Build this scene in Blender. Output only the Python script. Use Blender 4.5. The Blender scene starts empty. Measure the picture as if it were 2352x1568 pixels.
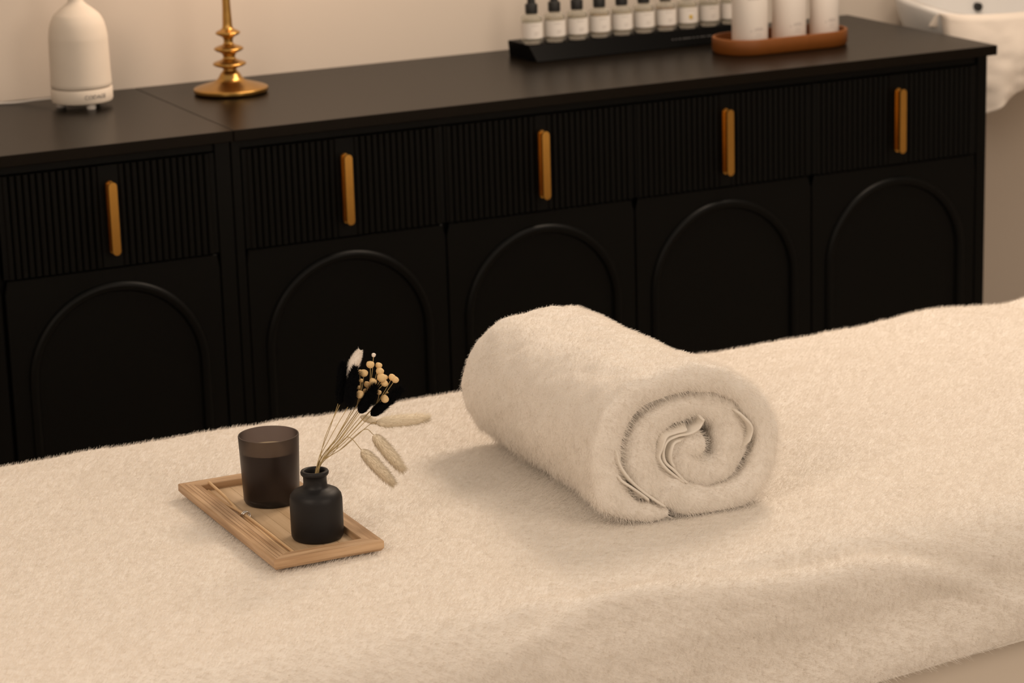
import bpy, bmesh, math, random
from mathutils import Vector, Matrix, noise
random.seed(7)
S = bpy.context.scene
COL = S.collection
PI = math.pi
# ---------------------------------------------------------------- camera
YAW, PITCH, ROLL, FPX = 0.448023, 0.2594866, -0.0299220, 6129.92
CAM = Vector((-1.59997, -4.41124, 1.68660))
F = Vector((math.sin(YAW)*math.cos(PITCH), math.cos(YAW)*math.cos(PITCH), -math.sin(PITCH)))
_r = Vector((math.cos(YAW), -math.sin(YAW), 0)); _u = _r.cross(F)
R = _r*math.cos(ROLL)+_u*math.sin(ROLL); U = -_r*math.sin(ROLL)+_u*math.cos(ROLL)
cd = bpy.data.cameras.new('camera'); cam = bpy.data.objects.new('camera', cd); COL.objects.link(cam)
cam.matrix_world = Matrix(((R.x,U.x,-F.x,CAM.x),(R.y,U.y,-F.y,CAM.y),(R.z,U.z,-F.z,CAM.z),(0,0,0,1)))
cd.sensor_width = 36; cd.lens = FPX*36/2352; cd.clip_start = .05; cd.clip_end = 50
cd.dof.use_dof = True; cd.dof.focus_distance = 3.36; cd.dof.aperture_fstop = 8.0
S.camera = cam
# ---------------------------------------------------------------- world, lights, exposure
w = bpy.data.worlds.new('world'); S.world = w; w.use_nodes = True
w.node_tree.nodes['Background'].inputs[0].default_value = (1, .84, .68, 1)
w.node_tree.nodes['Background'].inputs[1].default_value = .47
def area(name, loc, tgt, size, power, col, sy=None):
    l = bpy.data.lights.new(name, 'AREA'); l.energy = power; l.color = col
    l.shape = 'DISK'; l.size = size
    if sy: l.shape = 'RECTANGLE'; l.size_y = sy
    o = bpy.data.objects.new(name, l); COL.objects.link(o); o.location = loc
    o.rotation_euler = (Vector(tgt)-Vector(loc)).to_track_quat('-Z', 'Y').to_euler(); return o
WARM = (1, .81, .635)
area('ceiling_or_fill_light', (1.35, -.55, 2.45), (0, -1.4, .6), .80, 25, WARM)
area('ceiling_or_fill_light', (-1.9, -2.5, 1.9), (.1, -1.4, .6), 1.1, 12, WARM)  # added fill from the left to lift the roll's dark side, no real fixture
area('wall_light', (.30, .22, 1.42), (.0, .56, 1.02), .10, 1.1, (1, .70, .50))
area('ceiling_or_fill_light', (.9, -4.4, 2.2), (.1, -1.6, .5), 1.4, 24, WARM)  # soft front fill added from the camera side for the bed's near edge
area('ceiling_or_fill_light', (1.3, -.15, 2.5), (.6, .55, 1.0), .12, 10, (1, .76, .55))
S.view_settings.view_transform = 'Standard'; S.view_settings.look = 'None'
S.view_settings.gamma = 1; S.view_settings.use_curve_mapping = False
S.view_settings.exposure = 0.14

# ---------------------------------------------------------------- helpers
def pix(px, py, y):
    "point of the place seen at a pixel, on the vertical plane at depth y"
    d = F + R*((px-1176)/FPX) - U*((py-784)/FPX)
    return CAM + d*((y-CAM.y)/d.y)
def mat(name, col, rough=.5, metal=0, bump=None, var=0, vscale=20, **kw):
    m = bpy.data.materials.new(name); m.use_nodes = True
    nt = m.node_tree; b = nt.nodes['Principled BSDF']
    b.inputs['Base Color'].default_value = (*col, 1)
    b.inputs['Roughness'].default_value = rough; b.inputs['Metallic'].default_value = metal
    for k, v in kw.items(): b.inputs[k.replace('_', ' ')].default_value = v
    tc = nt.nodes.new('ShaderNodeTexCoord')
    if var:
        n = nt.nodes.new('ShaderNodeTexNoise'); n.inputs['Scale'].default_value = vscale; n.inputs['Detail'].default_value = 4
        nt.links.new(tc.outputs['Object'], n.inputs['Vector'])
        r = nt.nodes.new('ShaderNodeMapRange'); r.inputs['To Min'].default_value = 1-var; r.inputs['To Max'].default_value = 1+var
        nt.links.new(n.outputs['Fac'], r.inputs['Value'])
        mx = nt.nodes.new('ShaderNodeVectorMath'); mx.operation = 'SCALE'; mx.inputs[0].default_value = col
        nt.links.new(r.outputs[0], mx.inputs['Scale']); nt.links.new(mx.outputs[0], b.inputs['Base Color'])
    if bump:
        sc, st, dist = bump
        n = nt.nodes.new('ShaderNodeTexNoise'); n.inputs['Scale'].default_value = sc; n.inputs['Detail'].default_value = 3
        nt.links.new(tc.outputs['Object'], n.inputs['Vector'])
        bp = nt.nodes.new('ShaderNodeBump'); bp.inputs['Strength'].default_value = st; bp.inputs['Distance'].default_value = dist
        nt.links.new(n.outputs['Fac'], bp.inputs['Height']); nt.links.new(bp.outputs[0], b.inputs['Normal'])
    return m
def wood(name, c1, c2, axis_scale, rough=.5):
    m = bpy.data.materials.new(name); m.use_nodes = True; nt = m.node_tree; b = nt.nodes['Principled BSDF']
    b.inputs['Roughness'].default_value = rough
    tc = nt.nodes.new('ShaderNodeTexCoord'); mp = nt.nodes.new('ShaderNodeMapping'); mp.inputs['Scale'].default_value = axis_scale
    n = nt.nodes.new('ShaderNodeTexNoise'); n.inputs['Scale'].default_value = 1; n.inputs['Detail'].default_value = 5
    cr = nt.nodes.new('ShaderNodeValToRGB'); cr.color_ramp.elements[0].position = .35; cr.color_ramp.elements[1].position = .68
    cr.color_ramp.elements[0].color = (*c1, 1); cr.color_ramp.elements[1].color = (*c2, 1)
    nt.links.new(tc.outputs['Object'], mp.inputs[0]); nt.links.new(mp.outputs[0], n.inputs['Vector'])
    nt.links.new(n.outputs['Fac'], cr.inputs[0]); nt.links.new(cr.outputs[0], b.inputs['Base Color'])
    bp = nt.nodes.new('ShaderNodeBump'); bp.inputs['Strength'].default_value = .25; bp.inputs['Distance'].default_value = .0005
    nt.links.new(n.outputs['Fac'], bp.inputs['Height']); nt.links.new(bp.outputs[0], b.inputs['Normal'])
    return m
def obj(name, bm, m, parent=None, smooth=None):
    me = bpy.data.meshes.new(name); bmesh.ops.recalc_face_normals(bm, faces=bm.faces); bm.to_mesh(me); bm.free()
    me.materials.append(m); o = bpy.data.objects.new(name, me); COL.objects.link(o)
    if parent: o.parent = parent; o.matrix_parent_inverse = Matrix.Translation(-parent.location)
    if smooth is not None:
        for p in me.polygons: p.use_smooth = True
        if smooth < 180: me.set_sharp_from_angle(angle=math.radians(smooth))
    return o
def tag(o, label, cat, group=None, kind=None):
    o['label'] = label
    if cat: o['category'] = cat
    if group: o['group'] = group
    if kind: o['kind'] = kind
    return o
def thing(name, label, cat, loc=(0,0,0), group=None):
    o = bpy.data.objects.new(name, None); COL.objects.link(o); o.location = loc; o.empty_display_size = .05
    return tag(o, label, cat, group)
def struct(o, label): o['kind'] = 'structure'; o['label'] = label; return o
def box(bm, x0, x1, y0, y1, z0, z1, bev=0, seg=2):
    vs = [bm.verts.new((x, y, z)) for x in (x0, x1) for y in (y0, y1) for z in (z0, z1)]
    fs = [(0,1,3,2),(4,6,7,5),(0,4,5,1),(2,3,7,6),(0,2,6,4),(1,5,7,3)]
    F_ = [bm.faces.new([vs[i] for i in f]) for f in fs]
    bmesh.ops.recalc_face_normals(bm, faces=F_)
    if bev:
        es = list({e for f in F_ for e in f.edges})
        bmesh.ops.bevel(bm, geom=es, offset=bev, segments=seg, affect='EDGES', profile=.5)
def boxbm(*a, **k): bm = bmesh.new(); box(bm, *a, **k); return bm
def lathe(prof, n=64, c=(0,0,0), close=True):
    "prof: list of (radius, z) from one axis end to the other"
    bm = bmesh.new(); rings = []
    for r, z in prof:
        if r < 1e-6: rings.append([bm.verts.new((c[0], c[1], c[2]+z))])
        else: rings.append([bm.verts.new((c[0]+r*math.cos(2*PI*i/n), c[1]+r*math.sin(2*PI*i/n), c[2]+z)) for i in range(n)])
    for a, b in zip(rings, rings[1:]):
        for i in range(n):
            j = (i+1) % n
            if len(a) == 1 and len(b) == 1: continue
            if len(a) == 1: bm.faces.new((a[0], b[i], b[j]))
            elif len(b) == 1: bm.faces.new((a[i], a[j], b[0]))
            else: bm.faces.new((a[i], a[j], b[j], b[i]))
    return bm
def catmull(P, n):
    P = [Vector(p) for p in P]; out = []
    E_ = [P[0]*2-P[1]] + P + [P[-1]*2-P[-2]]
    for i in range(1, len(E_)-2):
        for k in range(n):
            t = k/n; a, b, c, d = E_[i-1:i+3]
            out.append(.5*((2*b)+(c-a)*t+(2*a-5*b+4*c-d)*t*t+(3*b-a-3*c+d)*t**3))
    out.append(P[-1]); return out
def tube(bm, pts, rad, n=8):
    pts = [Vector(p) for p in pts]; m = len(pts)
    if not hasattr(rad, '__len__'): rad = [rad]*m
    rings = []; prev = None
    for i, p in enumerate(pts):
        t = (pts[min(i+1, m-1)]-pts[max(i-1, 0)]).normalized()
        if prev is None:
            prev = t.orthogonal().normalized()
        a = (prev - t*prev.dot(t)).normalized(); prev = a; b = t.cross(a)
        rings.append([bm.verts.new(p+(a*math.cos(2*PI*k/n)+b*math.sin(2*PI*k/n))*rad[i]) for k in range(n)])
    for A_, B_ in zip(rings, rings[1:]):
        for k in range(n): bm.faces.new((A_[k], A_[(k+1)%n], B_[(k+1)%n], B_[k]))
    bm.faces.new(rings[0][::-1]); bm.faces.new(rings[-1])
def fbm(v, s, o=0): return noise.noise(Vector(v)*s + Vector((o, o*1.7, -o)))
def fur(o, count, length, seed, matslot=1, rough=.5, tip=.25, root=.00035, vg=None, tangent=(0,0,0)):
    md = o.modifiers.new('pile', 'PARTICLE_SYSTEM'); ps = md.particle_system; ps.seed = seed; s = ps.settings
    s.type = 'HAIR'; s.count = count; s.hair_length = length; s.hair_step = 3; s.render_step = 3; s.display_step = 2
    s.emit_from = 'FACE'; s.use_advanced_hair = True; s.use_emit_random = True; s.use_even_distribution = True
    s.distribution = 'RAND'
    s.normal_factor = length*.55; s.object_align_factor = tuple(t*length for t in tangent); s.factor_random = length*rough
    s.brownian_factor = 0; s.length_random = .5
    s.material = matslot
    s.root_radius = root*1000; s.tip_radius = root*1000*tip; s.radius_scale = .001
    s.use_close_tip = True
    if vg: ps.vertex_group_density = vg
    return ps

# ---------------------------------------------------------------- materials
M = {}
M['wall'] = mat('plaster', (.65, .58, .51), .9, var=.02, vscale=3, bump=(180, .15, .001))
M['floor'] = mat('floor', (.42, .36, .30), .5, var=.08, vscale=6)
M['black'] = mat('black_lacquer', (.0014, .0015, .0013), .42, var=.1, vscale=8, Specular_IOR_Level=.13)
M['worktop'] = mat('black_laminate', (.0065, .0046, .0030), .30, var=.15, vscale=14, bump=(500, .08, .0004), Specular_IOR_Level=.09)
M['brass'] = mat('brushed_brass', (.55, .30, .07), .24, 1, var=.08, vscale=60)
M['gold'] = mat('antique_gold', (.50, .29, .085), .30, 1, var=.15, vscale=60)
M['ceramic'] = mat('matte_ceramic', (.74, .66, .57), .75, var=.03, vscale=30)
M['sinkceramic'] = mat('glazed_ceramic', (.80, .80, .80), .18, var=.01)
M['plush'] = mat('plush_cotton', (.84, .79, .73), 1, var=.03, vscale=60, bump=(420, .5, .0015), Sheen_Weight=.15)
M['pile'] = mat('cotton_pile', (.88, .83, .77), .9, var=.02, vscale=80)
M['hem'] = mat('woven_cotton', (.80, .75, .68), .95, bump=(900, .3, .0005))
M['sheet'] = mat('smooth_sheet', (.74, .66, .57), .9, bump=(30, .12, .004))
M['smoke'] = mat('smoked_frosted_glass', (.16, .13, .125), .34, Transmission_Weight=.93, IOR=1.3, var=.05)
M['smokedark'] = mat('dark_frosted_glass', (.014, .013, .014), .48, Transmission_Weight=.30, IOR=1.35, var=.05)
M['wax'] = mat('candle_wax', (.62, .50, .34), .5, var=.03)
M['bamboo'] = wood('bamboo', (.36, .215, .110), (.60, .41, .25), (160, 9, 160), .45)
M['bamboox'] = wood('bamboo_crosswise', (.38, .23, .12), (.60, .41, .25), (9, 160, 160), .45)
M['bamboofloor'] = wood('bamboo_board', (.44, .30, .17), (.62, .46, .30), (70, 5, 40), .5)
M['groove'] = mat('dark_wood_line', (.20, .105, .045), .7, var=.2, vscale=200)
M['reed'] = mat('pale_reed', (.66, .45, .25), .6, var=.12, vscale=300)
M['steel'] = mat('steel', (.75, .74, .74), .15, 1)
M['stem'] = mat('dry_stem', (.42, .31, .14), .7, var=.2, vscale=90)
M['blackfur'] = mat('black_seed_head', (.003, .003, .0035), 1, Specular_IOR_Level=.05)
M['creamfur'] = mat('cream_seed_head', (.84, .74, .58), .9, var=.05, vscale=90)
M['whitefur'] = mat('white_seed_head', (.85, .77, .69), .9)
M['button'] = mat('button_flower', (.80, .57, .29), .85, var=.12, vscale=400, bump=(1800, .5, .0006))
M['acrylic'] = mat('black_acrylic', (.003, .003, .003), .3, Specular_IOR_Level=.02)
M['glass'] = mat('clear_glass', (.86, .85, .80), .05, Transmission_Weight=.9, IOR=1.3)
M['label'] = mat('paper_label', (.80, .76, .72), .7)
M['rubber'] = mat('black_rubber', (.012, .012, .012), .5)
M['leather'] = mat('tan_leather', (.20, .060, .006), .5, var=.1, vscale=60, bump=(600, .2, .0006))
M['whiteplastic'] = mat('white_plastic', (.82, .77, .72), .35)
M['ink'] = mat('grey_ink', (.22, .20, .19), .8)
M['inkfaint'] = mat('faint_ink', (.52, .48, .46), .8)
M['inkyellow'] = mat('yellow_ink', (.62, .42, .03), .8)
M['inkwhite'] = mat('pale_print', (.10, .10, .10), .6)
M['terry'] = mat('cotton_towel', (.82, .75, .68), 1, bump=(260, .35, .002), Sheen_Weight=.1)
M['hole'] = mat('dark_hole', (.01, .01, .01), .6)

# ---------------------------------------------------------------- setting
WY = .558
struct(obj('wall_back', boxbm(-3, 3.2, WY, WY+.1, 0, 2.7), M['wall']), 'plain cream back wall behind the black sideboards')
struct(obj('wall_right', boxbm(3.2, 3.3, -5.5, WY, 0, 2.7), M['wall']), 'plain cream wall on the right')
struct(obj('wall_left', boxbm(-3.1, -3, -5.5, WY, 0, 2.7), M['wall']), 'plain cream wall on the left')
struct(obj('floor', boxbm(-3.1, 3.3, -5.5, WY+.1, -.1, 0), M['floor']), 'floor under the bed and sideboards')

# ---------------------------------------------------------------- sideboards
TOP, TH, FY = .85, .02, .018
def handle_bm(x, z0, z1):
    parts = []
    bm = bmesh.new()
    def stad(y0, y1, hw, za, zb):
        n = 8; prof = [(x+hw*math.cos(PI*k/n), zb-hw+hw*math.sin(PI*k/n)) for k in range(n+1)] + \
                      [(x-hw*math.cos(PI*k/n), za+hw-hw*math.sin(PI*k/n)) for k in range(n+1)]
        a = [bm.verts.new((p[0], y0, p[1])) for p in prof]; b = [bm.verts.new((p[0], y1, p[1])) for p in prof]
        bm.faces.new(a); bm.faces.new(b[::-1])
        for i in range(len(prof)): j = (i+1)%len(prof); bm.faces.new((a[i], b[i], b[j], a[j]))
    yf = FY-.0035
    stad(yf-.003, yf, .0075, z0, z1)
    stad(yf-.017, yf-.003, .0035, z0+.004, z1-.004)
    stad(yf-.0215, yf-.017, .0075, z0, z1)
    return bm
def fluted_bm(x0, x1, z0, z1, hx):
    bm = bmesh.new(); pitch = .0122; pts = []
    n = int((x1-x0-.006)/pitch); st = x0+((x1-x0)-n*pitch)/2
    pts.append((x0, FY)); pts.append((st, FY))
    for i in range(n):
        c = st+(i+.5)*pitch
        if abs(c-hx) < .0145: pts.append((c-pitch/2, FY-.003)); pts.append((c+pitch/2, FY-.003)); continue
        for k in range(7):
            a = PI*k/6; pts.append((c-math.cos(a)*pitch*.44, FY-.0005-math.sin(a)*.0038))
        pts.append((c+pitch*.47, FY+.001))
    pts.append((x1, FY))
    a = [bm.verts.new((x, y, z0)) for x, y in pts]; b = [bm.verts.new((x, y, z1)) for x, y in pts]
    for i in range(len(pts)-1): bm.faces.new((a[i], a[i+1], b[i+1], b[i]))
    ab = [bm.verts.new((x, FY+.016, z0)) for x in (x0, x1)]; bb = [bm.verts.new((x, FY+.016, z1)) for x in (x0, x1)]
    bm.faces.new([*a, ab[1], ab[0]]); bm.faces.new([*b, bb[1], bb[0]][::-1])
    bm.faces.new((ab[0], ab[1], bb[1], bb[0])); bm.faces.new((a[0], b[0], bb[0], ab[0])); bm.faces.new((a[-1], ab[1], bb[1], b[-1]))
    return bm
def arch_door_bm(x0, x1, z0, z1, hx):
    bm = bmesh.new(); rad = .168; zc = z1-.024-rad; zb = z0+.03; n = 40
    def arch(d, y):
        r = rad-d; pts = []
        for k in range(n+1):
            a = PI*k/n; pts.append((hx-r*math.cos(a), y, zc+r*math.sin(a)))
        pts.append((hx+r, y, (zc+zb)/2)); pts.append((hx+r, y, zb+d)); pts.append((hx, y, zb+d)); pts.append((hx-r, y, zb+d)); pts.append((hx-r, y, (zc+zb)/2))
        return [bm.verts.new(p) for p in pts]
    def rect(y, e=0):
        out = []
        for k in range(n+1):
            a = PI*k/n; cx, cz = -math.cos(a), math.sin(a)
            tx = (x1-e-hx if cx > 0 else hx-x0-e)/max(abs(cx), 1e-6); tz = (z1-e-zc)/max(cz, 1e-6); t = min(tx, tz)
            out.append((hx+cx*t, y, zc+cz*t))
        out += [(x1-e, y, (zc+zb)/2), (x1-e, y, z0+e), (hx, y, z0+e), (x0+e, y, z0+e), (x0+e, y, (zc+zb)/2)]
        return [bm.verts.new(p) for p in out]
    loops = [rect(FY+.016), rect(FY+.0012), rect(FY, .0012), arch(0, FY)]
    for k in range(1, 9):
        a = PI*k/9; loops.append(arch(.009-.009*math.cos(a), FY-math.sin(a)*.008))
    loops += [arch(.018, FY), arch(.0195, FY+.0035), arch(.035, FY+.0035)]
    for A_, B_ in zip(loops, loops[1:]):
        m = len(A_)
        for i in range(m): bm.faces.new((A_[i], A_[(i+1)%m], B_[(i+1)%m], B_[i]))
    bm.faces.new(loops[-1]); bm.faces.new(loops[0][::-1])
    return bm
def sideboard(x0, x1, doors, top0, top1, label):
    t = thing('sideboard', label, 'sideboard', ((x0+x1)/2, .3, 0), 'black sideboards along the wall')
    bm = bmesh.new()
    box(bm, x0, x1, FY+.017, .545, .05, TOP-TH)          # carcass
    e0 = min(d[1] for d in doors)-.001; e1 = max(d[2] for d in doors)+.001
    box(bm, x0, e0, FY, FY+.017, .05, TOP-TH, .001); box(bm, e1, x1, FY, FY+.017, .05, TOP-TH, .001)
    box(bm, e0, e1, FY+.006, FY+.017, TOP-TH-.017, TOP-TH)
    box(bm, x0+.03, x1-.03, FY+.05, .5, 0, .05)
    obj('carcass', bm, M['black'], t)
    obj('top', boxbm(top0, top1, 0, .5538, TOP-TH, TOP, bev=.0012), M['worktop'], t)
    for hx, a, b in doors:
        d = obj('drawer', fluted_bm(a+.0015, b-.0015, .6295, .811, hx), M['black'], t, 40)
        h = obj('handle', handle_bm(hx, .6534, .7836), M['brass'], d, 30); h['label'] = 'upright brass bar handle'
        obj('door', arch_door_bm(a+.0015, b-.0015, .075, .6265, hx), M['black'], t, 30)
    return t
sideboard(-.862, -.0165, [(-.2437, -.443, -.046), (-.645, -.84, -.447)], -.87, -.0150,
          'black sideboard under the white diffuser, cut by the left frame edge')
sideboard(-.0140, 1.620, [(.2, .0036, .4), (.6, .4, .8), (1.0, .8, 1.2), (1.4, 1.2, 1.596)], -.0136, 1.6317,
          'long black sideboard with four arched doors, under the brass candle holder and bottles')

# ---------------------------------------------------------------- diffuser
dx, dy = -.1628, .41
t = thing('aroma_diffuser', 'matte cream bottle-shaped ceramic diffuser on the left sideboard', 'diffuser', (dx, dy, TOP))
base_prof = [(0, .009), (.050, .009), (.0560, .0115), (.0578, .016), (.0578, .0355), (.0565, .0372), (0, .0372)]
b_ = obj('base', lathe(base_prof, 72, (dx, dy, TOP)), M['ceramic'], t, 40)
shell = [(0, .0385), (.0555, .0385), (.0572, .0405), (.0563, .068), (.0554, .118), (.0548, .134), (.0508, .1556), (.0442, .1702), (.0375, .1775), (.0288, .1848), (.0205, .191), (.0155, .196), (.0136, .2005), (.0117, .212), (.0118, .245), (.0085, .245), (.0085, .235), (0, .234)]
sp = [(p.x, p.y) for p in catmull([(r, z, 0) for r, z in shell[2:15]], 4)]
obj('cover', lathe(shell[:2]+sp+shell[15:], 72, (dx, dy, TOP)), M['ceramic'], t, 50)
for k in range(3):
    a = 2*PI*k/3+math.radians(-84)
    obj('foot', lathe([(0, 0), (.008, 0), (.009, .002), (.009, .0095), (0, .0095)], 20, (dx+.040*math.cos(a), dy+.040*math.sin(a), TOP)), M['whiteplastic'], t, 40)
def wrapped_text(txt, size, c, rad, z, ang, m, parent, name='lettering', spacing=1.1):
    cu = bpy.data.curves.new('t', 'FONT'); cu.body = txt; cu.size = size; cu.align_x = 'CENTER'; cu.extrude = .0004; cu.space_character = spacing; cu.resolution_u = 3
    to = bpy.data.objects.new('t', cu); COL.objects.link(to)
    me = bpy.data.meshes.new_from_object(to.evaluated_get(bpy.context.evaluated_depsgraph_get()))
    bpy.data.objects.remove(to)
    bm = bmesh.new(); bm.from_mesh(me)
    for v in bm.verts:
        a = ang+v.co.x/rad; r = rad+v.co.z
        v.co = Vector((c[0]+r*math.cos(a), c[1]+r*math.sin(a), z+v.co.y))
    return obj(name, bm, m, parent)
wrapped_text('CODAGE', .0108, (dx, dy), .0581, TOP+.021, math.radians(-80), M['ink'], b_, spacing=1.0)
cb = bmesh.new(); tube(cb, catmull([(dx-.045, dy+.05, TOP+.012), (dx-.07, dy+.075, TOP+.008), (dx-.10, dy+.10, TOP+.003), (dx-.16, dy+.118, TOP+.0025), (dx-.26, dy+.122, TOP+.0025)], 6), .0022)
tag(obj('cable', cb, M['whiteplastic'], None, 60), 'thin pale cable lying on the worktop behind the diffuser', 'cable')

# ---------------------------------------------------------------- brass candle holder
cx_, cy_ = .1244, .3855
t = thing('candle_holder', 'tall brass candle holder with three ringed discs on a round foot', 'candle holder', (cx_, cy_, TOP))
foot = [(0, 0), (.066, 0), (.0705, .003), (.0712, .008), (.069, .0115), (.050, .0175), (.032, .023), (.024, .029), (.019, .037), (.0135, .044), (.0125, .047), (0, .047)]
obj('foot', lathe(foot[:1]+[(p.x, p.y) for p in catmull([(r, z, 0) for r, z in foot[1:-1]], 4)]+foot[-1:], 72, (cx_, cy_, TOP)), M['gold'], t, 60)
stem = [(.0125, .046), (.016, .049), (.027, .0525), (.0322, .0565), (.027, .0605), (.0165, .064), (.0120, .068), (.0122, .073), (.016, .0775), (.0245, .0815), (.0285, .0852), (.024, .089), (.0140, .0925), (.0095, .096), (.0090, .100), (.0098, .105), (.014, .109), (.0205, .1122), (.0238, .1155), (.0205, .119), (.0125, .123), (.0096, .129), (.0088, .145), (.0078, .17), (.0072, .24), (.0075, .26), (.014, .265), (.022, .27), (.0235, .274), (.013, .278), (.0125, .31), (.0140, .312), (.0112, .312), (.0112, .285), (0, .284)]
obj('stem', lathe([(0, .046)]+[(max(p.x, .0001), p.y) for p in catmull([(r, z, 0) for r, z in stem[:-1]], 4)]+stem[-1:], 56, (cx_, cy_, TOP)), M['gold'], t, 60)

# ---------------------------------------------------------------- bottle rack and dropper bottles
t = thing('display_rack', 'low black acrylic display plinth carrying the row of dropper bottles', 'display stand', (1.02, .43, TOP))
bm = bmesh.new()
x0, x1 = .768, 1.30
sec = [(.362, 0), (.366, .0), (.384, .030), (.386, .032), (.476, .032), (.486, 0)]
sec = [(.360, 0), (.360, .002), (.384, .0315), (.386, .032), (.477, .032), (.480, .029), (.486, 0)]
a = [bm.verts.new((x0+(.0 if z < .01 else -.006), y, TOP+z)) for y, z in sec]; b = [bm.verts.new((x1, y, TOP+z)) for y, z in sec]
bm.faces.new(a); bm.faces.new(b[::-1])
for i in range(len(sec)): j = (i+1)%len(sec); bm.faces.new((a[i], b[i], b[j], a[j]))
obj('plinth', bm, M['acrylic'], t, 30)
bm = bmesh.new(); random.seed(3)
x = 1.085
while x < 1.178:                                          # the small print is too soft to read: short pale strokes
    l = random.uniform(.003, .006); zz = .0155; yy = .360+(zz/.0315)*.024
    box(bm, x, x+l, yy-.0012, yy+.0008, TOP+zz-.0016, TOP+zz+.0018); x += l+random.choice((.0012, .0012, .0045))
obj('print', bm, M['inkwhite'], t)
def strip_on_cyl(bm, c, rad, a0, a1, z0, z1, n=6, th=.0003):
    A_ = []
    for k in range(n+1):
        a = a0+(a1-a0)*k/n; A_.append([bm.verts.new((c[0]+(rad+q)*math.cos(a), c[1]+(rad+q)*math.sin(a), z)) for q, z in ((0, z0), (th, z0), (th, z1), (0, z1))])
    for p, q in zip(A_, A_[1:]):
        for i in range(4): bm.faces.new((p[i], p[(i+1)%4], q[(i+1)%4], q[i]))
    bm.faces.new(A_[0][::-1]); bm.faces.new(A_[-1])
names_b = ['first dropper bottle at the left end of the black plinth', 'second dropper bottle from the left on the black plinth', 'third dropper bottle from the left, pale amber liquid',
    'fourth dropper bottle from the left, deeper amber liquid', 'fifth dropper bottle from the left on the black plinth', 'sixth dropper bottle from the left on the black plinth',
    'seventh dropper bottle from the left, brownest liquid of the row', 'dropper bottle with a small yellow mark on its label', 'ninth dropper bottle from the left, just right of the yellow-marked one',
    'tenth dropper bottle, half hidden behind the white bottle in the tan tray']
liq = [(.70,.66,.52), (.74,.62,.46), (.66,.54,.34), (.66,.45,.20), (.70,.58,.38), (.66,.54,.36), (.58,.34,.16), (.74,.64,.44), (.62,.56,.42), (.6,.56,.42)]
for k in range(10):
    c = (.7837+.0516*k, .4120, TOP+.032)
    t = thing('dropper_bottle', names_b[k], 'bottle', c, 'dropper bottles on the black plinth')
    g = [(0, 0), (.0195, 0), (.0212, .0018), (.0215, .004), (.0215, .050), (.0205, .0545), (.0165, .0575), (.0105, .0590), (.0100, .0630), (.0088, .0630), (.0088, .0585), (.0150, .0560), (.0190, .0530), (.0198, .0495), (.0198, .0075), (.018, .006), (0, .006)]
    body = obj('glass_body', lathe(g, 40, c), M['glass'], t, 35)
    lm = mat('liquid', liq[k], .2, var=.02, Transmission_Weight=.35, IOR=1.33)
    obj('liquid', lathe([(0, .0065), (.0185, .0065), (.0194, .008), (.0194, .046), (0, .046)], 32, c), lm, t, 35)
    lb = bmesh.new(); strip_on_cyl(lb, c, .0216, math.radians(-205), math.radians(-22), c[2]+.0115, c[2]+.0435, 28, .0002)
    lab = obj('label', lb, M['label'], t, 35)
    pr = bmesh.new(); strip_on_cyl(pr, c, .0218, math.radians(-118), math.radians(-78), c[2]+.0375, c[2]+.0388)
    strip_on_cyl(pr, c, .0218, math.radians(-104), math.radians(-78), c[2]+.0225, c[2]+.0238); strip_on_cyl(pr, c, .0218, math.radians(-104), math.radians(-84), c[2]+.0185, c[2]+.0196)
    obj('print', pr, M['inkfaint'], lab)
    if k == 7:
        pr = bmesh.new(); strip_on_cyl(pr, c, .0219, math.radians(-108), math.radians(-91), c[2]+.0205, c[2]+.0285); obj('yellow_mark', pr, M['inkyellow'], lab)
    cap = [(0, .0605), (.0125, .0605), (.0128, .062), (.0128, .078), (.0122, .0795), (.0085, .081), (.0080, .085), (.0085, .097), (.0070, .104), (.003, .107), (0, .1075)]
    obj('dropper_cap', lathe(cap, 32, c), M['rubber'], t, 40)

# ---------------------------------------------------------------- tan tray with white bottles
tx0, tx1, tyc, hw = 1.112, 1.412, .236, .0685
def stadium(ex, y_c, x0, x1, hw, n=20):
    P = []
    for k in range(n+1):
        a = -PI/2+PI*k/n; P.append((x1-hw+(hw+ex)*math.cos(a), y_c+(hw+ex)*math.sin(a)))
    for k in range(n+1):
        a = PI/2+PI*k/n; P.append((x0+hw+(hw+ex)*math.cos(a), y_c+(hw+ex)*math.sin(a)))
    return P
bm = bmesh.new(); loops = []
for ex, z in ((-.010, .0), (-.003, .001), (0, .005), (.0005, .029), (-.0006, .0318), (-.003, .0326), (-.0054, .0318), (-.0062, .029), (-.0062, .008), (-.009, .0055)):
    loops.append([bm.verts.new((x, y, TOP+z)) for x, y in stadium(ex, tyc, tx0, tx1, hw)])
for A_, B_ in zip(loops, loops[1:]):
    for i in range(len(A_)): bm.faces.new((A_[i], A_[(i+1)%len(A_)], B_[(i+1)%len(A_)], B_[i]))
bm.faces.new(loops[0][::-1]); bm.faces.new(loops[-1])
tag(obj('oval_tray', bm, M['leather'], None, 40), 'tan orange oval tray with raised rim holding three white bottles', 'tray')
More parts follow.
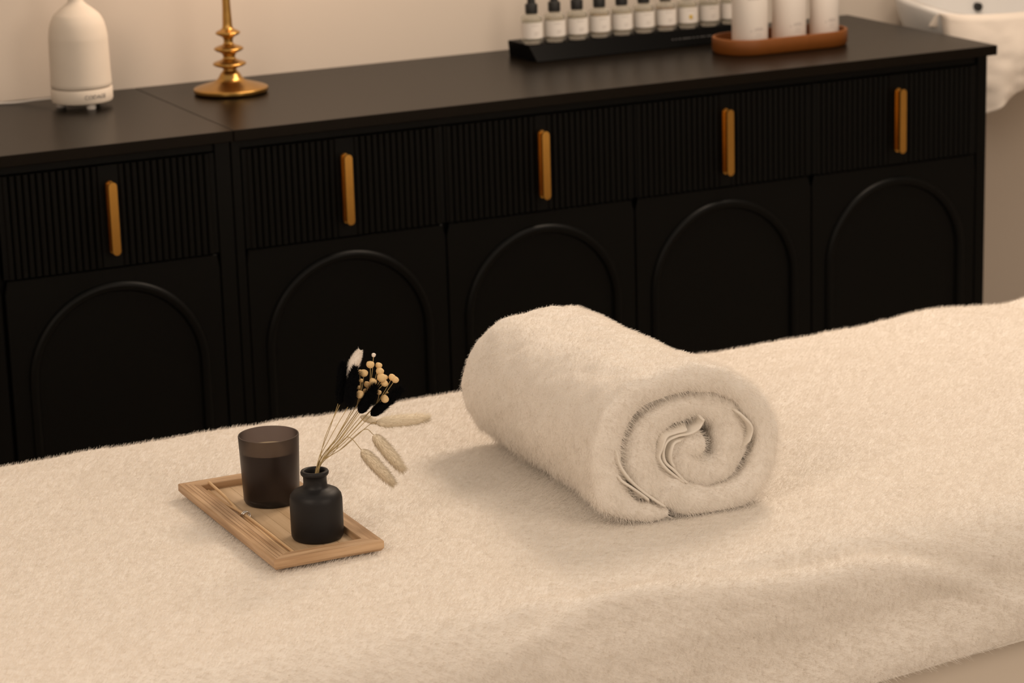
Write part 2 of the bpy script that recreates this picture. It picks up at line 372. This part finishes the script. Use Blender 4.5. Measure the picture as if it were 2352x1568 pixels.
for px_, rr, yy, hgt, lab, top in ((1722, .0365, .228, .19, 'white cylinder bottle at the left end of the tan tray', 0), (1812, .0350, .238, .19, 'white cylinder bottle in the middle of the tan tray', 0), (1893, .0302, .243, .17, 'slimmest white cylinder bottle, at the right end of the tan tray', 0)):
    q = pix(px_, 60, yy); c = (q.x, yy, TOP+.0056)
    t = thing('white_bottle', lab, 'bottle', c, 'white bottles in the tan tray')
    pr = [(0, 0), (rr-.004, 0), (rr-.001, .002), (rr, .005), (rr, hgt-.008), (rr-.002, hgt-.002), (rr-.008, hgt), (0, hgt)]
    bd = obj('body', lathe(pr, 56, c), M['whiteplastic'], t, 40)
    obj('cap', lathe([(0, hgt-.001), (rr*.6, hgt-.001), (rr*.6, hgt+.02), (rr*.56, hgt+.022), (0, hgt+.022)], 40, c), M['whiteplastic'], t, 40)
    for grp in (((-72, -46, .046, .0016), (-76, -44, .042, .0022), (-70, -50, .035, .0014), (-88, -84, .040, .0026), (-72, -48, .030, .0010)), ((-95, -55, .110, .0016), (-98, -50, .105, .0016))):
        ib = bmesh.new()
        for a0, a1, zz, hh in grp: strip_on_cyl(ib, c, rr+.0001, math.radians(a0-30), math.radians(a1-30), c[2]+zz, c[2]+zz+hh)
        obj('print', ib, M['inkfaint'], bd)

# ---------------------------------------------------------------- basin and the towel over it
bx, by, rx, ry, bz = 1.985, .378, .287, .180, .883
def plan(a, s_):
    ca, sa = math.cos(a), math.sin(a); ex = .55
    return bx+rx*s_*math.copysign(abs(ca)**ex, ca), min(by+ry*s_*math.copysign(abs(sa)**ex, sa), WY-.002)
t = thing('wash_basin', 'white ceramic basin on the wall beyond the right end of the sideboard', 'basin', (bx, by, .7))
bm = bmesh.new(); n = 96; loops = []
prof = [(.30, -.175), (.60, -.165), (.80, -.135), (.92, -.085), (.98, -.035), (1.0, -.008), (1.0, -.002), (.992, .002), (.93, .002), (.915, -.002), (.895, -.02), (.84, -.07), (.70, -.11), (.40, -.13), (.12, -.135)]
for s_, dz in prof:
    L = []
    for k in range(n):
        x, y = plan(2*PI*k/n, s_)
        if dz < -.003 and s_ > .35: y = y+(.012 if y > by else 0)*0
        L.append(bm.verts.new((x, y, bz+dz+.017*(y-by)/ry)))
    loops.append(L)
for A_, B_ in zip(loops, loops[1:]):
    for i in range(n): bm.faces.new((A_[i], A_[(i+1)%n], B_[(i+1)%n], B_[i]))
bm.faces.new(loops[0][::-1]); bm.faces.new(loops[-1])
bowl = obj('bowl', bm, M['sinkceramic'], t, 60)
hb = bmesh.new(); tube(hb, [(1.962, .522, .842), (1.962, .545, .842)], .0095, 24)
obj('overflow_hole', hb, M['hole'], bowl, 40)
def basin_towel():
    bm = bmesh.new(); nu, nv = 90, 80; G = []
    X0, X1 = 1.7015, 2.24
    for i in range(nu):
        u = i/(nu-1); x = X0+(X1-X0)*u; row = []
        cc_ = min(.9999, abs(x-bx)/rx)**(1/.55); yf = by-ry*math.sqrt(1-cc_*cc_)**.55
        for j in range(nv):
            v = j/(nv-1)
            if v < .15: q = v/.15; y = yf+.040-.022*q; z = bz-.040+.024*q
            elif v < .28: q = (v-.15)/.13; y = yf+.018-.026*q; z = bz-.016+.006*math.sin(q*PI)
            else:
                q = (v-.28)/.72; ln = .175+.030*math.sin(u*16+.5)+.02*u
                y = yf-.010-.022*math.sin(q*2.2)-.012*math.sin(u*34+q*1.5)*q-.008*math.sin(u*61-q)*q*q; z = bz-.016-ln*q
            p = Vector((x-.018*max(0, (v-.3))*(1-u), y, z)); p.y += noise.noise(p*18)*.010*v+noise.noise(p*42)*.004*v
            row.append(bm.verts.new(p))
        G.append(row)
    for i in range(nu-1):
        for j in range(nv-1): bm.faces.new((G[i][j], G[i+1][j], G[i+1][j+1], G[i][j+1]))
    return bm
bt = tag(obj('hand_towel', basin_towel(), M['terry'], None, 180), 'white towel draped over the front rim of the basin', 'towel')
sd = bt.modifiers.new('thick', 'SOLIDIFY'); sd.thickness = .006; sd.offset = 0

# ---------------------------------------------------------------- bed
t = thing('massage_bed', 'cream massage bed under the plush towel, smooth sheet showing bottom right', 'bed', (0, -1.37, 0))
bm = bmesh.new()
box(bm, -1.25, 1.35, -1.800, -.960, .25, .585, .05, 5)
obj('mattress', bm, M['sheet'], t, 60)
obj('base', boxbm(-1.1, 1.2, -1.60, -1.12, 0, .26, bev=.01), M['sheet'], t)

def bed_profile():
    "points (y, z, ny, nz) across the bed from the far hem over the top to the near hem"
    P = []
    r1, r2 = .022, .085; ZT = .5975
    y0, y1 = -.917, -1.828
    for k in range(20): z = .42+(ZT-r1-.42)*k/20; P.append((y0+.0, z, 1, 0))
    for k in range(14): a = PI/2*k/14; P.append((y0-r1+r1*math.cos(a), ZT-r1+r1*math.sin(a), math.cos(a), math.sin(a)))
    n = 230
    for k in range(n): y = y0-r1+(y1+r2-(y0-r1))*k/n; P.append((y, ZT, 0, 1))
    m = 42
    for k in range(m): a = PI/2*k/m; P.append((y1+r2-r2*math.sin(a), ZT-r2+r2*math.cos(a), -math.sin(a), math.cos(a)))
    for k in range(36): q = k/35; z = (ZT-r2)+(.432-(ZT-r2))*q; P.append((y1-.014*math.sin(q*PI*.5), z, -1, 0))
    return P
def creases(x, s):
    "soft wrinkles on the near side of the top; s is arc length from the far edge"
    h = 0
    def ridge(x0, x1, sc, wd, amp, fall=.10):
        f = 1
        if x < x0: f = math.exp(-((x0-x)/fall)**2)
        if x > x1: f = math.exp(-((x-x1)/fall)**2)
        d = (s-sc)/wd
        return amp*f*(-.75*math.exp(-(d+.0)**2)+1.0*math.exp(-((d-1.9)/1.4)**2))
    sc1 = .872+.018*math.sin(x*7+1.0)+max(0, x-.12)**1.5*1.0
    h += ridge(-.26, .30, sc1, .014, .009)
    sc2 = .890-.10*(x+.35)+.012*math.sin(x*11)
    h += ridge(-.30, -.12, sc2, .012, .006)
    sc3 = 1.00-.12*x
    h += ridge(-.1, .5, sc3, .030, .008)
    return h
prof = bed_profile(); arc = [0]
for a, b in zip(prof, prof[1:]): arc.append(arc[-1]+math.hypot(a[0]-b[0], a[1]-b[1]))
s_top = arc[20]
def hemz(x): return max(-.03, min(.04, .062*(x-.1)))
XS = []; x = -1.08
while x < 1.26: XS.append(x); x += .0042
bm = bmesh.new(); G = []
for x in XS:
    row = []
    for i, (y, z, ny, nz) in enumerate(prof):
        s = arc[i]-s_top
        h = creases(x, s)
        h += .0035*noise.noise(Vector((x*5, s*7, 1.3)))+.0022*noise.noise(Vector((x*13, s*16, 4)))
        top = max(0, nz)
        if i >= len(prof)-36: z += hemz(x)*(i-(len(prof)-36))/35
        h += top*(.0095*math.exp(-((x-.83)/.085)**2)*math.exp(-(max(s, 0)/.22)**2)+.017*max(0, min(1, (x-.97)/.13))*math.exp(-(max(s, 0)/.35)**2))
        p3 = Vector((x, y, z))
        h += .0011*noise.noise(p3*95)+.0008*noise.noise(p3*190)
        sag = .010*max(0, -ny)*math.sin(x*6)*(.6-z)*4
        row.append(bm.verts.new((x, y+ny*(h+sag), z+nz*h)))
    G.append(row)
for A_, B_ in zip(G, G[1:]):
    for i in range(len(A_)-1): bm.faces.new((A_[i], A_[i+1], B_[i+1], B_[i]))
towel = tag(obj('plush_blanket', bm, M['plush'], None, 180), 'large cream plush towel blanket covering the whole top of the bed', 'blanket')
towel.data.materials.append(M['pile'])
fur(towel, 560000, .0028, 11, 2, rough=.35, tangent=(.25, -.35, -.1))
# hem band along the near edge
bm = bmesh.new(); rows = []
for x in XS[::3]:
    y, z = prof[-1][0]-.001, prof[-1][1]
    zz = z+.0015*math.sin(x*9)+hemz(x)
    rows.append([bm.verts.new((x, y-.003, zz+.010)), bm.verts.new((x, y-.0045, zz+.004)), bm.verts.new((x, y-.004, zz-.006)), bm.verts.new((x, y+.002, zz-.007)), bm.verts.new((x, y+.004, zz+.010))])
for A_, B_ in zip(rows, rows[1:]):
    for i in range(5): bm.faces.new((A_[i], A_[(i+1)%5], B_[(i+1)%5], B_[i]))
obj('hem', bm, M['hem'], towel, 60)

# ---------------------------------------------------------------- rolled towel
A_c = [(-0.0442,0.6039),(-0.0722,0.6101),(-0.107,0.6345),(-0.1237,0.6683),(-0.1258,0.7035),(-0.1106,0.7398),(-0.078,0.7694),(-0.0295,0.7807),(0.0223,0.777),(0.0672,0.7554),(0.0973,0.7195),(0.1078,0.6808),(0.0953,0.6415),(0.0645,0.6148),(0.0204,0.6099),(-0.0186,0.6207),(-0.0509,0.644),(-0.0711,0.6704),(-0.0735,0.6977),(-0.0569,0.7233),(-0.0242,0.7397),(0.0145,0.7418),(0.0458,0.7289),(0.0607,0.7061),(0.059,0.6777),(0.0451,0.6539),(0.0178,0.6475),(-0.0045,0.6607),(-0.0132,0.6785),(-0.0026,0.689),(0.0168,0.6886)]
T_c = [.020,.027,.037,.041,.041,.039,.037,.036,.036,.035,.036,.036,.037,.038,.040,.044,.050,.053,.050,.042,.036,.036,.046,.054,.052,.048,.046,.045,.044,.044,.044]
YF, YB = -1.612, -1.185
def roll_bm():
    P = catmull([(x, z, th) for (x, z), th in zip(A_c, T_c)], 7)
    N = len(P); bm = bmesh.new(); G = []
    na, nc = 56, 12
    for i, p in enumerate(P):
        a, b = P[max(i-1, 0)], P[min(i+1, N-1)]
        tx, tz = b.x-a.x, b.y-a.y; l = math.hypot(tx, tz) or 1; nx, nz = -tz/l, tx/l
        endf = min(1, (i+1)/4, (N-i)/4)**.5
        h = p.z*.5*endf; bul = min(.012, h*.95)
        loop = []
        yf = YF+.004*math.sin(i*.05)+(.006 if i > 110 else 0)
        for k in range(nc+1): ang = PI*k/nc; loop.append((h*math.cos(ang), yf+bul-bul*math.sin(ang)))      # front rounding
        for k in range(1, na): q = k/na; loop.append((-h, yf+bul+(YB-bul-yf-bul)*q))
        for k in range(nc+1): ang = PI*k/nc; loop.append((-h*math.cos(ang), YB-bul+bul*math.sin(ang)))
        for k in range(1, na): q = k/na; loop.append((h, YB-bul+(yf+bul-YB+bul)*q))
        ring = []
        for off, y in loop:
            q = (y-YF)/(YB-YF)
            X = p.x+nx*off; Z = p.y+nz*off
            cx, cz = -.01, .69
            s = .985-.035*math.sin(q*PI)-.03*q
            X = cx+(X-cx)*s+.009*q-.010*math.exp(-((Z-.625)/.02)**2)*max(0, 1-q*2.2)*(1 if X < -.07 else 0); Z = .6+(Z-.6)*(.985-.035*math.sin(q*PI)-.075*q)
            v = Vector((X, y, Z))
            f = .0040*noise.noise(Vector((X*14, y*9, Z*14)))+.0024*noise.noise(v*42)+.0010*noise.noise(v*110)
            d = Vector((X-cx, 0, Z-cz)).normalized()
            v += d*f*1.4+Vector((0, .003*noise.noise(Vector((X*30, 3, Z*30))), 0))
            v.z = max(v.z, .5985+.001*noise.noise(v*60)); ring.append(bm.verts.new(v))
        G.append(ring)
    L = len(G[0])
    for A_, B_ in zip(G, G[1:]):
        for k in range(L): bm.faces.new((A_[k], A_[(k+1)%L], B_[(k+1)%L], B_[k]))
    bm.faces.new(G[0][::-1]); bm.faces.new(G[-1])
    return bm
roll = thing('rolled_towel', 'thick cream plush towel rolled up and lying on the bed', 'towel', (-.01, -1.4, .6))
rb = obj('roll', roll_bm(), M['plush'], roll, 180); rb.data.materials.append(M['pile'])
fur(rb, 190000, .0026, 12, 2, rough=.4, tangent=(.2, -.35, -.2))
hems = [([(-.1141,.7136),(-.1118,.6865),(-.0999,.6645),(-.0799,.6436),(-.0552,.6231),(-.0406,.6124)], 0), ([(-.1143,.6736),(-.1087,.6619),(-.0944,.6501),(-.0756,.6347),(-.0641,.6232)], 0),
    ([(.0565,.7283),(.067,.7185),(.0783,.7045),(.0797,.6906),(.0697,.6704)], 0),
    ([(-.0075,.6381),(-.0193,.6469),(-.0339,.6629),(-.0455,.6756),(-.0482,.6922),(-.0436,.7022),(-.0273,.7064),(-.0100,.7080),(.0040,.7130),(.0090,.7200),(.0078,.7265)], 0),
    ([(-.0104,.6386),(-.0252,.6492),(-.0456,.6675),(-.0535,.681),(-.0511,.6927),(-.045,.7078),(-.0302,.7109),(-.0190,.7128),(-.0110,.7165)], 0),
    ([(-.0251,.6573),(-.0367,.6742),(-.0379,.6892),(-.0304,.6988),(-.0111,.6997)], 0)]
for pts, dy_ in hems:
    C_ = catmull([(x, z, 0) for x, z in pts], 8); bm = bmesh.new(); G = []; N = len(C_)
    for i, p in enumerate(C_):
        a, b = C_[max(i-1, 0)], C_[min(i+1, N-1)]; l = (b-a).length; nx, nz = -(b.y-a.y)/l, (b.x-a.x)/l
        fr = YF-.0015+.0015*math.sin(i*.3)+.012*(1-min(1, i/5, (N-1-i)/5)); h = .0016
        G.append([bm.verts.new((p.x+nx*o_, y_, p.y+nz*o_)) for o_, y_ in ((-h, YF+.03), (-h, fr+.001), (-h*.5, fr), (h*.5, fr), (h, fr+.001), (h, YF+.03))])
    for A_, B_ in zip(G, G[1:]):
        for k in range(6): bm.faces.new((A_[k], A_[(k+1)%6], B_[(k+1)%6], B_[k]))
    bm.faces.new(G[0][::-1]); bm.faces.new(G[-1])
    obj('hem', bm, M['hem'], roll, 60)

# ---------------------------------------------------------------- wooden tray
BZ = .6035
TX0, TX1, TY0, TY1 = -.5495, -.4055, -1.547, -1.198
tr = thing('wooden_tray', 'small rectangular bamboo tray with raised rim, holding the candle and the vase', 'tray', (-.4775, -1.3725, BZ))
IN = .0215; INL = .0245
o4 = [(TX0, TY0), (TX1, TY0), (TX1, TY1), (TX0, TY1)]
i4 = [(TX0+INL, TY0+IN), (TX1-IN, TY0+IN), (TX1-IN, TY1-IN), (TX0+INL, TY1-IN)]
u4 = [(x+(.003 if x == TX0 else -.003), y+(.003 if y == TY0 else -.003)) for x, y in o4]
for k in range(4):
    j = (k+1) % 4; bm = bmesh.new()
    def V(p, z): return bm.verts.new((p[0], p[1], BZ+z))
    quad = [[V(u4[q], 0), V(o4[q], .004), V(o4[q], .0125), V(tuple(Vector(o4[q])+(Vector(i4[q])-Vector(o4[q])).normalized()*.0012), .0135), V(tuple(Vector(i4[q])+(Vector(o4[q])-Vector(i4[q])).normalized()*.001), .0135), V(i4[q], .0125), V(i4[q], 0)] for q in (k, j)]
    m_ = len(quad[0])
    for a in range(m_): b = (a+1) % m_; bm.faces.new((quad[0][a], quad[1][a], quad[1][b], quad[0][b]))
    bm.faces.new(quad[0][::-1]); bm.faces.new(quad[1])
    rl = None
    rl = obj('rail', bm, M['bamboo'] if k % 2 else M['bamboox'], tr)
    if k == 3:
        for gx in (.0070, .0118, .0170):
            e = gx*(IN/INL); obj('groove', boxbm(TX0+gx, TX0+gx+.0006, TY0+e+.001, TY1-e-.001, BZ+.0130, BZ+.01356), M['groove'], rl)
bm = bmesh.new(); nb = 5; wdt = (i4[1][0]-i4[0][0])/nb
for k in range(nb): box(bm, i4[0][0]+k*wdt+.0001, i4[0][0]+(k+1)*wdt-.0001, i4[0][1], i4[2][1], BZ+.0008, BZ+.0045, .0003, 1)
obj('bottom_board', bm, M['bamboofloor'], tr)
FZ = BZ+.0045

# candle
cc = (-.4589, -1.3046, FZ)
t = thing('candle', 'dark smoked glass candle tumbler at the back of the bamboo tray', 'candle', cc)
g = [(0, 0), (.031, 0), (.0345, .0012), (.0362, .005), (.0393, .0895), (.0390, .0903), (.0377, .0903), (.0373, .0895), (.0345, .009), (.031, .0075), (0, .0075)]
obj('glass_tumbler', lathe(g, 96, cc), M['smoke'], t, 35)
obj('wax', lathe([(0, .0078), (.031, .0078), (.0340, .010), (.0363, .068), (.0363, .0695), (.0350, .0692), (0, .0688)], 64, cc), M['wax'], t, 35)
wk = bmesh.new(); tube(wk, [(cc[0], cc[1], cc[2]+.068), (cc[0]+.0006, cc[1], cc[2]+.076)], .0009, 8)
obj('wick', wk, M['stem'], t, 60)

# vase
vc = (-.4614, -1.4726+.004, FZ)
t = thing('vase', 'small dark frosted glass bottle vase at the front of the bamboo tray', 'vase', vc)
g = [(0, 0), (.0285, 0), (.0310, .0012), (.0324, .0045), (.0328, .012), (.0328, .050), (.0318, .0555), (.0285, .0600), (.0225, .0630), (.0170, .0650), (.0150, .0675), (.0146, .072), (.0146, .0795), (.0160, .0808), (.0174, .0825), (.0176, .0850), (.0168, .0868), (.0140, .0872), (.0128, .0860), (.0122, .083), (.0122, .068), (.016, .062), (.0265, .057), (.0300, .050), (.0300, .008), (.028, .005), (0, .005)]
obj('bottle', lathe(g, 80, vc), M['smokedark'], t, 60)

# sticks with the steel ring
for lab, pts in (('pale wooden stick whose upper end rests on the tray rim', [(-.5135, -1.2185, BZ+.0150), (-.5146, -1.29, BZ+.0125), (-.5156, -1.355, FZ+.0022), (-.5186, -1.43, FZ+.0021), (-.5190, -1.517, FZ+.0018)]),
                 ('pale wooden stick with its upper end down inside the tray', [(-.5187, -1.229, FZ+.0024), (-.5180, -1.29, FZ+.0022), (-.5160, -1.350, FZ+.0060), (-.5128, -1.43, FZ+.0038), (-.5105, -1.519, FZ+.0018)])):
    bm = bmesh.new(); tube(bm, catmull(pts, 8), .0020, 10)
    tag(obj('wooden_stick', bm, M['reed'], None, 60), lab, 'stick', 'wooden sticks on the tray')
bm = bmesh.new(); ring = []
for k in range(25):
    a = 2*PI*k/24; ring.append((-.5156+.0052*math.cos(a), -1.357+.0008*math.sin(a*2), FZ+.0058+.0046*math.sin(a)))
tube(bm, ring, .0009, 8); tube(bm, [(x+.001, y-.003, z) for x, y, z in ring], .0009, 8)
tag(obj('metal_ring', bm, M['steel'], None, 60), 'tiny silver ring binding the two wooden sticks', 'ring')

# ---------------------------------------------------------------- dried flowers
mouth = Vector((vc[0], vc[1], FZ+.0868)); VY = vc[1]
inside = Vector((vc[0]-.004, vc[1]+.002, FZ+.012))
def cr(x, y): return (740+x/4.611, 780+y/4.611)
def stem_pts(base, k, bend=(0, 0, 0), arch=None):
    m = mouth+Vector((.0045+.0018*math.cos(k*2.4), .002*math.sin(k*2.4)+.001*(k % 3), 0))
    mid = m.lerp(base if arch is None else arch, .5)+Vector(bend)
    pts = [inside+Vector((.001*(k % 3), .001*(k % 2), 0)), m, mid]
    if arch is not None: pts.append(arch)
    return catmull(pts+[base], 6)
def bunny(k, b, tp, yb, yt, wd, mname, label, hairs=1500, hl=.0058, bend=(0, 0, 0), arch=None, grp='bunny tails in the vase'):
    B = pix(*cr(*b), VY+yb); T = pix(*cr(*tp), VY+yt)
    o = thing('bunny_tail', label, 'dried flower', mouth, grp)
    bm = bmesh.new(); tube(bm, stem_pts(B, k, bend, pix(*cr(*arch), VY+yb) if arch else None)+[B.lerp(T, .2)], .00042, 6); obj('stem', bm, M['stem'], o, 60)
    ax = T-B; L = ax.length; d = ax.normalized(); a1 = d.orthogonal().normalized(); a2 = d.cross(a1)
    def rad(q): return wd*.5*(1-abs((q-.42)/(.42 if q < .42 else .58))**(3.6 if q < .42 else 2.5))**.55 if 0 < q < 1 else 0
    bm = bmesh.new(); rings = []; n = 20; m = 16
    for i in range(m+1):
        q = i/m; r = max(rad(q)*.88, .0002); c = B+ax*q
        rings.append([bm.verts.new(c+(a1*math.cos(2*PI*j/n)+a2*math.sin(2*PI*j/n))*r*(1+.08*noise.noise(Vector((i, j, k))))) for j in range(n)])
    for A_, B_ in zip(rings, rings[1:]):
        for j in range(n): bm.faces.new((A_[j], A_[(j+1)%n], B_[(j+1)%n], B_[j]))
    bm.faces.new(rings[0][::-1]); bm.faces.new(rings[-1])
    rnd = random.Random(k*31+5)
    for i in range(hairs):
        q = rnd.random()**.9*.97+.015; a = rnd.random()*2*PI; r = rad(q)*.8
        rd = a1*math.cos(a)+a2*math.sin(a); p = B+ax*q+rd*r
        dr = (rd*(.65+.35*rnd.random())+d*(.9+.3*rnd.random())+Vector((rnd.uniform(-.2, .2), rnd.uniform(-.2, .2), rnd.uniform(-.2, .2)))).normalized()
        ln = hl*rnd.uniform(.5, 1.2)*(1.6 if rnd.random() < .06 else 1); sd_ = dr.cross(rd).normalized()*.00021; up = sd_.cross(dr)
        e = p+dr*ln+rd*ln*.0
        v = [bm.verts.new(p+sd_), bm.verts.new(p-sd_*.5+up*.8), bm.verts.new(p-sd_*.5-up*.8), bm.verts.new(e)]
        bm.faces.new((v[0], v[1], v[3])); bm.faces.new((v[1], v[2], v[3])); bm.faces.new((v[2], v[0], v[3]))
    obj('seed_head', bm, M[mname], o, 180)
PXM = 1/4.611/1790
bunny(0, (185, 690), (225, 225), .004, .012, 100*PXM, 'blackfur', 'black bunny tail, tallest and furthest left in the vase', bend=(-.006, 0, 0))
bunny(1, (272, 712), (352, 282), -.008, -.010, 132*PXM, 'blackfur', 'black bunny tail directly in front of the white one', bend=(-.003, 0, 0))
bunny(2, (395, 780), (572, 480), -.010, -.014, 118*PXM, 'blackfur', 'black bunny tail leaning right, below the button flowers')
bunny(3, (515, 805), (850, 505), -.002, .002, 118*PXM, 'blackfur', 'black bunny tail leaning furthest right', hl=.006)
bunny(4, (250, 430), (405, 108), .010, .012, 125*PXM, 'whitefur', 'white bunny tail standing between the black ones', hl=.003)
bunny(5, (572, 880), (1140, 825), .012, .020, 128*PXM, 'creamfur', 'cream bunny tail pointing straight right, the topmost drooping one', 2000, .0060, arch=(500, 900))
bunny(6, (545, 1005), (868, 1390), .006, .012, 140*PXM, 'creamfur', 'cream bunny tail drooping down right, middle of the three pale hanging ones', 2000, .0056, arch=(440, 952))
bunny(7, (415, 1165), (765, 1535), .000, .004, 135*PXM, 'creamfur', 'cream bunny tail hanging lowest beside the vase neck', 2000, .0056, arch=(270, 1030))
bunny(8, (410, 810), (590, 880), .014, .018, 80*PXM, 'creamfur', 'small cream bunny tail half hidden below the black ones', 500, .003)
heads = [[(510, 260, 42, 0), (600, 270, 35, 3), (612, 330, 42, 0), (632, 398, 50, -3), (670, 395, 28, 5), (662, 458, 38, -2), (545, 165, 20, 4)],
         [(443, 350, 42, -3), (540, 442, 40, -5), (478, 470, 34, 2), (402, 578, 44, -6), (398, 340, 30, 6), (378, 500, 24, 4), (460, 545, 30, 0), (412, 430, 22, 8), (500, 520, 26, 6)],
         [(742, 395, 38, 0), (775, 420, 38, -2), (665, 625, 42, -8), (600, 555, 28, 4), (690, 560, 14, 5)]]
labs = ['sprig of round yellow button flowers, uppermost and middle cluster', 'sprig of round yellow button flowers beside the black bunny tails on the left', 'sprig of few round yellow button flowers reaching furthest right']
forks = [(470, 640), (370, 690), (560, 700)]
for s_, (hs, lab) in enumerate(zip(heads, labs)):
    o = thing('button_flower_sprig', lab, 'dried flower', mouth, 'button flower sprigs in the vase')
    fk = pix(*cr(*forks[s_]), VY+.001*s_)
    bm = bmesh.new(); tube(bm, stem_pts(fk, 10+s_), .0006, 6)
    tube(bm, stem_pts(pix(*cr(forks[s_][0]-60, forks[s_][1]+60), VY+.004), 14+s_), .0005, 6)
    for (x, y, r, dz) in hs:
        c = pix(*cr(x, y), VY+dz*.001)
        tube(bm, catmull([fk, fk.lerp(c, .5)+Vector((.002, 0, .001)), c], 4), .00045, 5)
    obj('stem', bm, M['stem'], o, 60)
    for i, (x, y, r, dz) in enumerate(hs):
        c = pix(*cr(x, y), VY+dz*.001); rr = r*PXM
        bm = bmesh.new(); bmesh.ops.create_icosphere(bm, subdivisions=3, radius=rr)
        ax = (c-fk).normalized(); q = ax.to_track_quat('Z', 'Y').to_matrix()
        for v in bm.verts:
            n_ = v.co.normalized(); f = 1+.05*noise.noise(n_*5+Vector((i, s_, 0)))
            z = n_.z; f *= (.80 if z > .5 else 1)+(.2*(1-(z-.5)*2) if z > .5 else 0) if z > .5 else 1
            if r == 20: f *= 1+.5*max(0, z)
            v.co = c+q @ (n_*rr*f)
        obj('flower_head', bm, M['whitefur'] if r == 20 else M['button'], o, 180)
